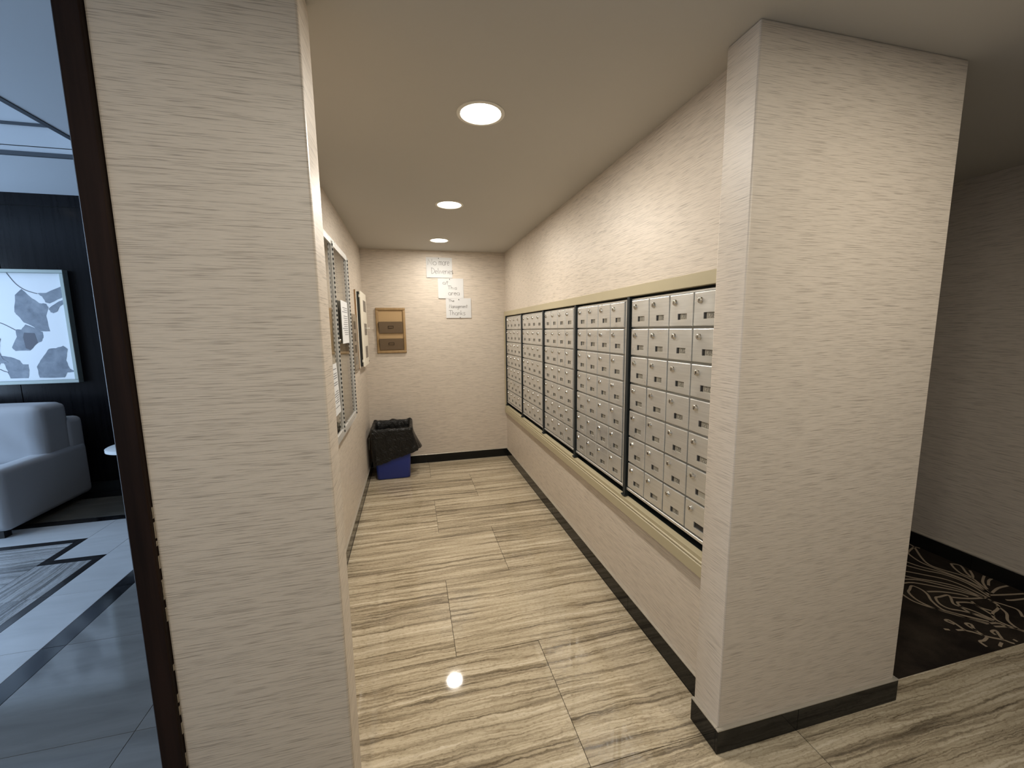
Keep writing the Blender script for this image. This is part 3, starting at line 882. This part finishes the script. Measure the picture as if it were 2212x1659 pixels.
# ------------------------------------------------------------------ downlights
def downlight(x, y, label, power, col=LAMP_COL):
    dl = thing('downlight', label, 'light', (x, y, H), 'recessed ceiling downlights')
    smooth_by_angle(MB().lathe((x, y, H), (0, 0, -1), [(0.096, 0.0), (0.096, 0.003), (0.090, 0.0055), (0.082, 0.0045), (0.080, 0.0005)], 48).build('trim_ring', 'light_trim', dl), 50)
    MB().lathe((x, y, H), (0, 0, -1), [(0.080, 0.0002), (0.079, 0.0018), (0.0, 0.0022)], 48).build('lens', 'lamp_lens', dl)
    a = area_light('lamp', (x, y, H - 0.006), (0, 0, 0), 0.15, 0.15, power, col, 'DISK')
    a.parent = dl
    a.matrix_parent_inverse = Matrix.Translation(-Vector((x, y, H)))
downlight(0.312, 1.735, 'largest and nearest recessed ceiling light in the alcove', ALCOVE_W)
downlight(0.300, 2.962, 'middle recessed ceiling light in the alcove', ALCOVE_W * 1.1)
downlight(0.308, 4.107, 'farthest recessed ceiling light, above the handwritten notices', ALCOVE_W * 0.72)
downlight(1.38, 0.20, 'recessed ceiling light over the hallway in front of the pillar', HALL_W * 1.3, HALL_COL)
downlight(-0.42, 0.0, 'recessed ceiling light over the hallway in front of the left wall end', HALL_W * 1.2, HALL_COL)
def lobby_light(x, y, label, power):
    dl = thing('downlight', label, 'light', (x, y, HL), 'recessed lobby downlights')
    smooth_by_angle(MB().lathe((x, y, HL), (0, 0, -1), [(0.06, 0.0), (0.06, 0.003), (0.054, 0.005), (0.048, 0.001)], 32).build('trim_ring', 'light_trim', dl), 50)
    MB().lathe((x, y, HL), (0, 0, -1), [(0.048, 0.0004), (0.0, 0.002)], 32).build('lens', 'lobby_lens', dl)
    a = area_light('lamp', (x, y, HL - 0.006), (0, 0, 0), 0.09, 0.09, power, (1.0, 0.9, 0.75), 'DISK', 1.5)
    a.parent = dl
    a.matrix_parent_inverse = Matrix.Translation(-Vector((x, y, HL)))
lobby_light(-3.28, 4.0, 'small recessed light in the lobby ceiling near the dark wall', 0.7)
lobby_light(-1.45, 4.25, 'small recessed light in the lobby ceiling nearest the alcove', 0.8)

# ------------------------------------------------------------------ handwritten notices on the back wall
def arc(cx_, cy_, rx, ry, a0, a1, n=10):
    return [(cx_ + rx * math.cos(math.radians(a0 + (a1 - a0) * i / n)), cy_ + ry * math.sin(math.radians(a0 + (a1 - a0) * i / n))) for i in range(n + 1)]
GL = {  # width, strokes; baseline 0, x-height .55, cap 1
    'N': (.75, [[(.02, 0), (.08, 1), (.6, .02), (.66, 1)]]),
    'o': (.6, [arc(.3, .27, .26, .28, 100, 460, 16)]),
    'm': (.85, [[(.05, 0), (.05, .55)], [(.05, .4), (.15, .54), (.3, .52), (.38, .4), (.38, 0)], [(.38, .4), (.5, .54), (.65, .52), (.72, .4), (.72, 0)]]),
    'r': (.45, [[(.05, 0), (.07, .55)], [(.07, .38), (.2, .53), (.38, .52)]]),
    'e': (.55, [[(.05, .28), (.45, .33)] + arc(.26, .28, .22, .27, 15, 320, 14)]),
    'D': (.8, [[(.08, 0), (.08, 1)], [(.0, 1)] + arc(.08, .5, .62, .5, 90, -90, 14)]),
    'l': (.3, [[(.12, 1), (.12, 0)]]),
    'i': (.28, [[(.12, .55), (.12, 0)]]),
    'v': (.5, [[(.04, .55), (.22, 0), (.44, .55)]]),
    's': (.5, [[(.42, .5), (.25, .56), (.08, .45), (.2, .3), (.38, .2), (.34, .05), (.15, 0), (.03, .06)]]),
    'a': (.6, [arc(.27, .27, .24, .27, 60, 400, 14), [(.5, .54), (.5, .06), (.58, 0)]]),
    't': (.5, [[(.22, .95), (.2, .1), (.3, 0)], [(.0, .62), (.45, .64)]]),
    'T': (.65, [[(.0, 1), (.68, 1)], [(.3, 1), (.28, 0)]]),
    'h': (.55, [[(.06, 1), (.06, 0)], [(.06, .36), (.2, .52), (.36, .46), (.42, 0)]]),
    'M': (.9, [[(.04, 0), (.14, 1), (.4, .2), (.66, 1), (.78, 0)]]),
    'n': (.55, [[(.06, .55), (.06, 0)], [(.06, .38), (.2, .54), (.36, .48), (.42, 0)]]),
    'g': (.58, [arc(.27, .27, .23, .27, 60, 400, 14), [(.48, .54), (.47, -.2), (.3, -.4), (.08, -.3)]]),
    'k': (.5, [[(.06, 1), (.06, 0)], [(.4, .5), (.08, .24), (.42, 0)]]),
}
def write(mb, txt, x0, x1, y_cap, y_base, conv, w):
    """place handwriting so that it spans x0..x1 and cap..baseline (in notice units)"""
    tot = sum(GL[c][0] for c in txt)
    sx = (x1 - x0) / tot
    sy = (y_base - y_cap)
    x = x0
    for c in txt:
        for st in GL[c][1]:
            pts = [conv(x + px * sx, y_base - py * sy) for px, py in st]
            if len(pts) > 2 and c not in 'NTvMkD':
                pts = catmull(pts, 3)
            mb.ribbon(pts, w, FY(0), 0, 0)
        x += GL[c][0] * sx
K = 0.000485
def notice(name_label, px, py, texts, yy, pins, curl):
    """px, py: left and top in picture units of the traced strip; letter paper lying sideways"""
    def conv(x, y):
        return (0.2005 + (x - 215) * K, 2.2865 - (y - 170) * K)
    X0, Z1 = conv(px, py)
    X1, Z0 = X0 + 0.279, Z1 - 0.216
    t = thing('notice', name_label, 'notice', ((X0 + X1) / 2, yy, Z0), 'handwritten notices on the back wall')
    def surf(x, z):            # lower edge curls off the wall
        v = (Z1 - z) / (Z1 - Z0)
        u = (x - X0) / (X1 - X0)
        return yy - curl * v * v * (1 - 0.5 * u)
    mb = MB()
    n = 8
    vs, fs = [], []
    for side in (0.0, 0.0006):
        for j in range(n + 1):
            for i in range(n + 1):
                x, z = X0 + (X1 - X0) * i / n, Z1 + (Z0 - Z1) * j / n
                vs.append((x, surf(x, z) + side, z))
    M_ = (n + 1) ** 2
    for s_ in (0, M_):
        for j in range(n):
            for i in range(n):
                a = s_ + j * (n + 1) + i
                fs.append((a, a + 1, a + n + 2, a + n + 1))
    for i in range(n):
        for a, b_ in ((i, i + 1), (n * (n + 1) + i, n * (n + 1) + i + 1), (i * (n + 1), (i + 1) * (n + 1)), (i * (n + 1) + n, (i + 1) * (n + 1) + n)):
            fs.append((a, b_, b_ + M_, a + M_))
    mb.add(vs, fs)
    mb.build('sheet', 'paper', t)
    mb = MB()
    for txt, x0, x1, yc, yb in texts:
        write(mb, txt, x0, x1, yc, yb, conv, 0.0034)
    mb.v = [(x, surf(x, z) - 0.0006, z) for x, y, z in mb.v]
    mb.build('handwriting', 'marker_ink', t)
    for x, y in pins:
        X, Z = conv(x, y)
        MB().lathe((X, surf(X, Z), Z), (0, -1, 0), [(0.0045, 0), (0.0045, 0.003), (0.0035, 0.006), (0, 0.0065)], 10).build('push_pin', 'black_ink', t)
notice('handwritten white notice reading No more Deliveries, topmost of three', 212, 170,
       [('No', 245, 445, 205, 337), ('more', 490, 730, 185, 340), ('Deliveries', 318, 815, 400, 527)], YB - 0.0016, [(490, 190)], 0.008)
notice('handwritten white notice reading at This area, middle of three', 456, 625,
       [('at', 560, 700, 672, 757), ('This', 672, 890, 790, 868), ('area', 680, 945, 890, 997)], YB - 0.0040, [(722, 645)], 0.007)
notice('handwritten white notice reading The Management Thanks, lowest of three', 620, 1065,
       [('The', 680, 815, 1095, 1148), ('Management', 692, 1115, 1205, 1285), ('Thanks', 680, 1065, 1340, 1447)], YB - 0.0070, [(915, 1095), (935, 1500)], 0.003)

# ------------------------------------------------------------------ wooden organizer on the back wall
og = thing('wall_organizer', 'brown wooden wall organizer with two letter pockets', 'organizer', (-0.2, YB, 1.263))
ox0, ox1, oz0, oz1, of = -0.351, -0.046, 1.264, 1.748, 0.027
OY = YB - 0.022
for d in ((ox0, ox1, oz0, oz0 + of), (ox0, ox1, oz1 - of, oz1), (ox0, ox0 + of, oz0 + of, oz1 - of), (ox1 - of, ox1, oz0 + of, oz1 - of)):
    smooth_by_angle(MB().box(d[0], d[1], OY, YB - 0.0005, d[2], d[3], bevel=0.005, seg=3).build('frame_side', 'organizer_wood', og), 50)
MB().box(ox0 + of, ox1 - of, YB - 0.008, YB - 0.0005, oz0 + of, oz1 - of).build('back_board', 'organizer_back', og)
for z0, z1 in ((1.478, 1.600), (1.300, 1.421)):
    # pocket: front leans out at the top
    pf = [(YB - 0.009, z0), (YB - 0.022, z0), (YB - 0.058, z1), (YB - 0.054, z1), (YB - 0.019, z0 + 0.004), (YB - 0.009, z0 + 0.004)]
    mb = MB()
    mb.prism(pf, lambda u, v, t: (t, u, v), ox0 + of + 0.003, ox1 - of - 0.003)
    for xs_ in (ox0 + of + 0.003, ox1 - of - 0.006):
        mb.prism([(YB - 0.009, z0), (YB - 0.022, z0), (YB - 0.056, z1), (YB - 0.009, z1)], lambda u, v, t: (t, u, v), xs_, xs_ + 0.003)
    pk = mb.build('pocket', 'organizer_pocket', og)
    zc = z0 + (z1 - z0) * 0.53
    yc = YB - 0.022 - 0.036 * 0.53
    sl = 0.036 / (z1 - z0)
    mb = MB()
    for a, b_, c_, d_ in ((-0.029, 0.029, 0.009, 0.013), (-0.029, 0.029, -0.013, -0.009), (-0.029, -0.025, -0.009, 0.009), (0.025, 0.029, -0.009, 0.009)):
        mb.box(-0.200 + a, -0.200 + b_, -0.003, 0.001, c_, d_)
    mb.v = [(x, yc + y - sl * z, zc + z) for x, y, z in mb.v]
    mb.build('label_holder', 'bronze', pk)
    mb = MB().box(-0.225, -0.175, -0.001, 0.001, -0.009, 0.009)
    mb.v = [(x, yc + y - sl * z, zc + z) for x, y, z in mb.v]
    mb.build('label', 'organizer_pocket', pk)

# ------------------------------------------------------------------ glazed notice case on the left wall
case = thing('notice_case', 'aluminium notice board case with two glass doors on the left wall', 'notice board', (XL, 2.65, 0.855))
cy0, cy1, cz0, cz1, cxf = 2.05, 3.245, 0.857, 2.046, XL + 0.05
ym = 2.648
MB().box(XL + 0.0005, XL + 0.008, cy0, cy1, cz0, cz1).build('back_panel', 'cork_back', case)
for d in ((cy0, cy1, cz0, cz0 + 0.02), (cy0, cy1, cz1 - 0.012, cz1), (cy0, cy0 + 0.012, cz0 + 0.02, cz1 - 0.012), (cy1 - 0.012, cy1, cz0 + 0.02, cz1 - 0.012)):
    MB().box(XL + 0.0005, cxf, d[0], d[1], d[2], d[3], bevel=0.001).build('case_side', 'case_aluminium', case)
for a, b_ in ((cy0 + 0.013, ym - 0.002), (ym + 0.002, cy1 - 0.013)):
    fwd = 0.030
    dz0, dz1 = cz0 + 0.021, cz1 - 0.013
    mb = MB()
    for d in ((a, b_, dz0, dz0 + fwd), (a, b_, dz1 - fwd, dz1), (a, a + fwd * 0.7, dz0 + fwd, dz1 - fwd), (b_ - fwd * 0.7, b_, dz0 + fwd, dz1 - fwd)):
        mb.box(cxf - 0.014, cxf + 0.003, d[0], d[1], d[2], d[3], bevel=0.001)
    dr = mb.build('glass_door', 'case_aluminium', case)
    MB().box(cxf - 0.008, cxf - 0.004, a + 0.015, b_ - 0.015, dz0 + 0.02, dz1 - 0.02).build('pane', 'clear_glass', dr)
    # hinge: knuckles with dark gaps along the far edge
    mb = MB()
    mb.box(cxf + 0.003, cxf + 0.0045, b_ - 0.017, b_ - 0.001, dz0 + 0.005, dz1 - 0.005, mi=0)
    n = 42
    for k in range(n):
        z0 = dz0 + 0.01 + (dz1 - dz0 - 0.02) * k / n
        mb.box(cxf + 0.0045, cxf + 0.0100, b_ - 0.013, b_ - 0.005, z0, z0 + 0.0135, mi=1)
        mb.box(cxf + 0.0045, cxf + 0.0105, b_ - 0.014, b_ - 0.004, z0 + 0.0137, z0 + (dz1 - dz0 - 0.02) / n - 0.0002, mi=0)
    mb.build('hinge', ['case_aluminium', 'dark_metal'], dr)
mb = MB()
mb.lathe((cxf + 0.003, ym + 0.016, 1.447), (1, 0, 0), [(0.011, 0), (0.011, 0.008), (0.008, 0.012), (0, 0.012)], 16)
smooth_by_angle(mb.build('case_lock', 'chrome', case), 40)

def sheet(label, y0, y1, z0, z1, x, mat='paper', lines=None, skew=0.0, title=True, group='notices taped to the glass case'):
    t = thing('posted_sheet', label, 'paper', (x, (y0 + y1) / 2, z0), group)
    mb = MB().box(x - 0.0004, x + 0.0004, y0, y1, z0, z1)
    mb.v = [(a, b_ + skew * (c - z1), c) for a, b_, c in mb.v]
    mb.build('sheet', mat, t)
    if lines:
        mb = MB()
        rnd = random.Random(int(z0 * 1000))
        for k in range(lines):
            zz = z1 - 0.03 - k * (z1 - z0 - 0.06) / lines
            if rnd.random() < 0.18:
                continue
            ya = y1 - 0.02
            yb = ya - (y1 - y0 - 0.04) * rnd.uniform(0.45, 1.0)
            mb.box(x + 0.0004, x + 0.0007, yb, ya, zz - 0.0025, zz + 0.0025)
        mb.v = [(a, b_ + skew * (c - z1), c) for a, b_, c in mb.v]
        mb.build('printed_lines', 'print_ink', t)
    return t
xs_ = cxf + 0.0066
sheet('bright white printed notice taped to the far glass door', 2.803, 3.075, 1.424, 1.700, xs_, lines=16, skew=0.02)
sheet('white printed notice taped low on the near glass door', 2.30, 2.502, 1.034, 1.324, xs_, lines=18, skew=-0.17)
sheet('plain cream sheet high on the left behind the far glass door', 2.72, 2.84, 1.70, 1.99, XL + 0.009, 'paper', group='cream sheets pinned in the glass case')
sheet('cream sheet high on the right behind the far glass door', 2.87, 3.07, 1.72, 1.985, XL + 0.009, 'paper_yellowed', 14, group='cream sheets pinned in the glass case')

# ------------------------------------------------------------------ panels on the left wall
gp = thing('grey_panel', 'grey wall panel with four dark square windows beside the notice case', 'panel', (XL, 3.78, 1.15))
MB().box(XL + 0.0005, XL + 0.012, 3.63, 3.912, 1.150, 1.650, bevel=0.003).build('body', 'panel_grey', gp)
MB().box(XL + 0.012, XL + 0.018, 3.645, 3.895, 1.175, 1.625, bevel=0.002).build('cover', 'panel_grey', gp)
for k in range(4):
    z1 = 1.588 - k * 0.1007
    MB().box(XL + 0.0165, XL + 0.0190, 3.672, 3.80, z1 - 0.068, z1, bevel=0.001).build('window', 'smoked_window', gp)
MB().lathe((XL + 0.018, 3.865, 1.409), (1, 0, 0), [(0.007, 0), (0.007, 0.006), (0, 0.008)], 12).build('knob', 'chrome', gp)

bk = thing('backing_board', 'thin pale plywood board behind the white panel box', 'board', (XL, 4.2, 1.16))
MB().box(XL + 0.0005, XL + 0.012, 3.965, 4.04, 1.160, 1.875).build('board', 'panel_white', bk)
MB().box(XL + 0.0005, XL + 0.014, 3.955, 3.965, 1.160, 1.875).build('raw_edge', 'bare_plywood', bk)

wp = thing('panel_box', 'white fronted alarm panel box with black sides in the corner', 'panel', (XL, 4.27, 1.17))
MB().box(XL + 0.0005, XL + 0.032, 4.045, 4.48, 1.175, 1.865, bevel=0.001).build('body', 'panel_black', wp)
dd = MB().box(XL + 0.034, XL + 0.048, 4.047, 4.49, 1.170, 1.872, bevel=0.003).build('door', 'panel_white', wp)
for z0, z1 in ((1.690, 1.798), (1.463, 1.577), (1.242, 1.356)):
    MB().box(XL + 0.0465, XL + 0.0492, 4.205, 4.425, z0, z1, bevel=0.001).build('window', 'smoked_window', dd)
MB().lathe((XL + 0.048, 4.455, 1.53), (1, 0, 0), [(0.006, 0), (0.006, 0.012), (0.011, 0.016), (0.011, 0.022), (0, 0.026)], 14).build('knob', 'white_plastic', dd)
for z in (1.225, 1.825):
    MB().lathe((XL + 0.036, 4.046, z - 0.012), (0, 0, 1), [(0.008, 0), (0.008, 0.024), (0, 0.024)], 12).build('hinge', 'white_plastic', wp)
MB().box(XL + 0.0478, XL + 0.0484, 4.45, 4.48, 1.188, 1.205).build('sticker', 'black_ink', dd)

ol = thing('outlet', 'white wall outlet plate low on the left wall behind the bin', 'outlet', (XL, 4.45, 0.27))
MB().box(XL + 0.0005, XL + 0.007, 4.400, 4.475, 0.265, 0.385, bevel=0.002).build('plate', 'white_plastic', ol)
for z in (0.300, 0.350):
    MB().lathe((XL + 0.007, 4.4375, z), (1, 0, 0), [(0.016, 0), (0.015, 0.0015), (0, 0.0015)], 16).build('socket', 'white_plastic', ol)

# ------------------------------------------------------------------ recycling bin with black liner
BINX, BINY = -0.2265, 4.385
bn = thing('recycling_bin', 'blue plastic recycling bin in the back corner', 'bin', (BINX, BINY, 0))
def rrect(hx, hy, r, n=6):
    pts = []
    for cx_, cy_, a0 in ((hx - r, hy - r, 0), (-hx + r, hy - r, 90), (-hx + r, -hy + r, 180), (hx - r, -hy + r, 270)):
        for k in range(n + 1):
            a = math.radians(a0 + 90 * k / n)
            pts.append((cx_ + r * math.cos(a), cy_ + r * math.sin(a)))
    return pts
def bin_level(z, inset=0.0):
    t = z / 0.52
    return 0.163 + 0.026 * t - inset, 0.198 + 0.012 * t - inset
rings = []
mb = MB()
lv = [(0.0, 0.012), (0.006, 0.004), (0.014, 0.0), (0.25, 0.0), (0.495, 0.0), (0.4955, -0.010), (0.52, -0.010), (0.52, 0.005), (0.3, 0.005), (0.02, 0.006)]
vs, fs = [], []
for z, ins in lv:
    hx, hy = bin_level(z, ins)
    ring = rrect(hx, hy, 0.03)
    nR = len(ring)
    vs += [(BINX + x, BINY + y, z) for x, y in ring]
for i in range(len(lv) - 1):
    for k in range(nR):
        k2 = (k + 1) % nR
        fs.append((i * nR + k, i * nR + k2, (i + 1) * nR + k2, (i + 1) * nR + k))
fs.append(tuple(range(nR))[::-1])
fs.append(tuple((len(lv) - 1) * nR + k for k in range(nR)))
mb.add(vs, fs)
smooth_by_angle(mb.build('bin_body', 'blue_plastic', bn), 40)

bag = thing('bin_liner', 'black plastic bag draped over the blue bin', 'bag', (BINX, BINY, 0.1))
# perimeter samples of the rim, denser than the bin
def perim(hx, hy, r, m):
    base = rrect(hx, hy, r, 8)
    base.append(base[0])
    L = [0]
    for a, b_ in zip(base[:-1], base[1:]):
        L.append(L[-1] + math.dist(a, b_))
    out = []
    j = 0
    for k in range(m):
        s_ = L[-1] * k / m
        while L[j + 1] < s_:
            j += 1
        t = (s_ - L[j]) / max(1e-9, L[j + 1] - L[j])
        out.append((base[j][0] + (base[j + 1][0] - base[j][0]) * t, base[j][1] + (base[j + 1][1] - base[j][1]) * t))
    return out
Mp, NV = 160, 20
rim = perim(0.207, 0.227, 0.035, Mp)
inner = perim(0.176, 0.196, 0.03, Mp)
vs, fs = [], []
rows = []
def wr(k, a, b_):
    t = 2 * math.pi * k / Mp
    return math.sin(9 * t + a) * 0.5 + math.sin(23 * t + b_) * 0.3 + math.sin(41 * t + a * b_) * 0.2
for j in range(8):                       # inside, bottom to top
    v = j / 7
    row = []
    for k in range(Mp):
        x, y = inner[k]
        q = 1 - 0.012 * (1 + wr(k, j * 0.7, 1 + j)) / 1.0
        row.append((BINX + x * q * (0.9 + 0.1 * v), BINY + y * q * (0.9 + 0.1 * v), 0.16 + v * 0.358 + 0.004 * wr(k, j, 2)))
    rows.append(row)
row = []
for k in range(Mp):                      # crest over the rim
    x, y = rim[k]
    row.append((BINX + x * 0.90, BINY + y * 0.90, 0.529 + 0.005 * wr(k, 4, 1)))
rows.append(row)
row = []
for k in range(Mp):
    x, y = rim[k]
    row.append((BINX + x * 0.985, BINY + y * 0.985, 0.529 + 0.006 * max(0, wr(k, 1, 2)) + (0.012 * max(0, math.sin(k * 0.35)) ** 3 if y > 0.15 else 0)))
rows.append(row)
for j in range(1, NV + 1):               # outside skirt
    v = j / NV
    row = []
    for k in range(Mp):
        x, y = rim[k]
        u = max(-1, min(1, x / 0.207))
        # hem height along the front runs from low at the left to high at the right
        hem = 0.145 + (u + 1) * 0.5 * 0.135
        if u > 0.7 and y > -0.2:
            hem += 0.02
        hem += 0.008 * wr(k, 3, 5)
        z = 0.522 + (hem - 0.522) * v
        flare = 1 + 0.004 + 0.012 * wr(k, 2 + v * 1.2, 4 + v * 2) * v
        ox, oy = x * flare, y * flare
        # right-hand side billows out towards its hem
        if u > 0.55:
            e = (u - 0.55) / 0.45
            b2 = math.exp(-((y + 0.10) / 0.13) ** 2)
            ox += e * b2 * 0.105 * max(0.0, v - 0.15) ** 1.2
        if u < -0.8:
            ox += 0.03 * v * 0.5
        row.append((BINX + ox, BINY + oy * (1 if oy < 0 else 0.985), z))
    rows.append(row)
for r_ in rows:
    vs += [(max(x, XL + 0.016), min(y, YB - 0.015), z) for x, y, z in r_]
for j in range(len(rows) - 1):
    for k in range(Mp):
        k2 = (k + 1) % Mp
        fs.append((j * Mp + k, j * Mp + k2, (j + 1) * Mp + k2, (j + 1) * Mp + k))
fs.append(tuple(range(Mp)))
mb = MB().add(vs, fs)
bo = mb.build('bag_film', 'black_bag', bag, True)
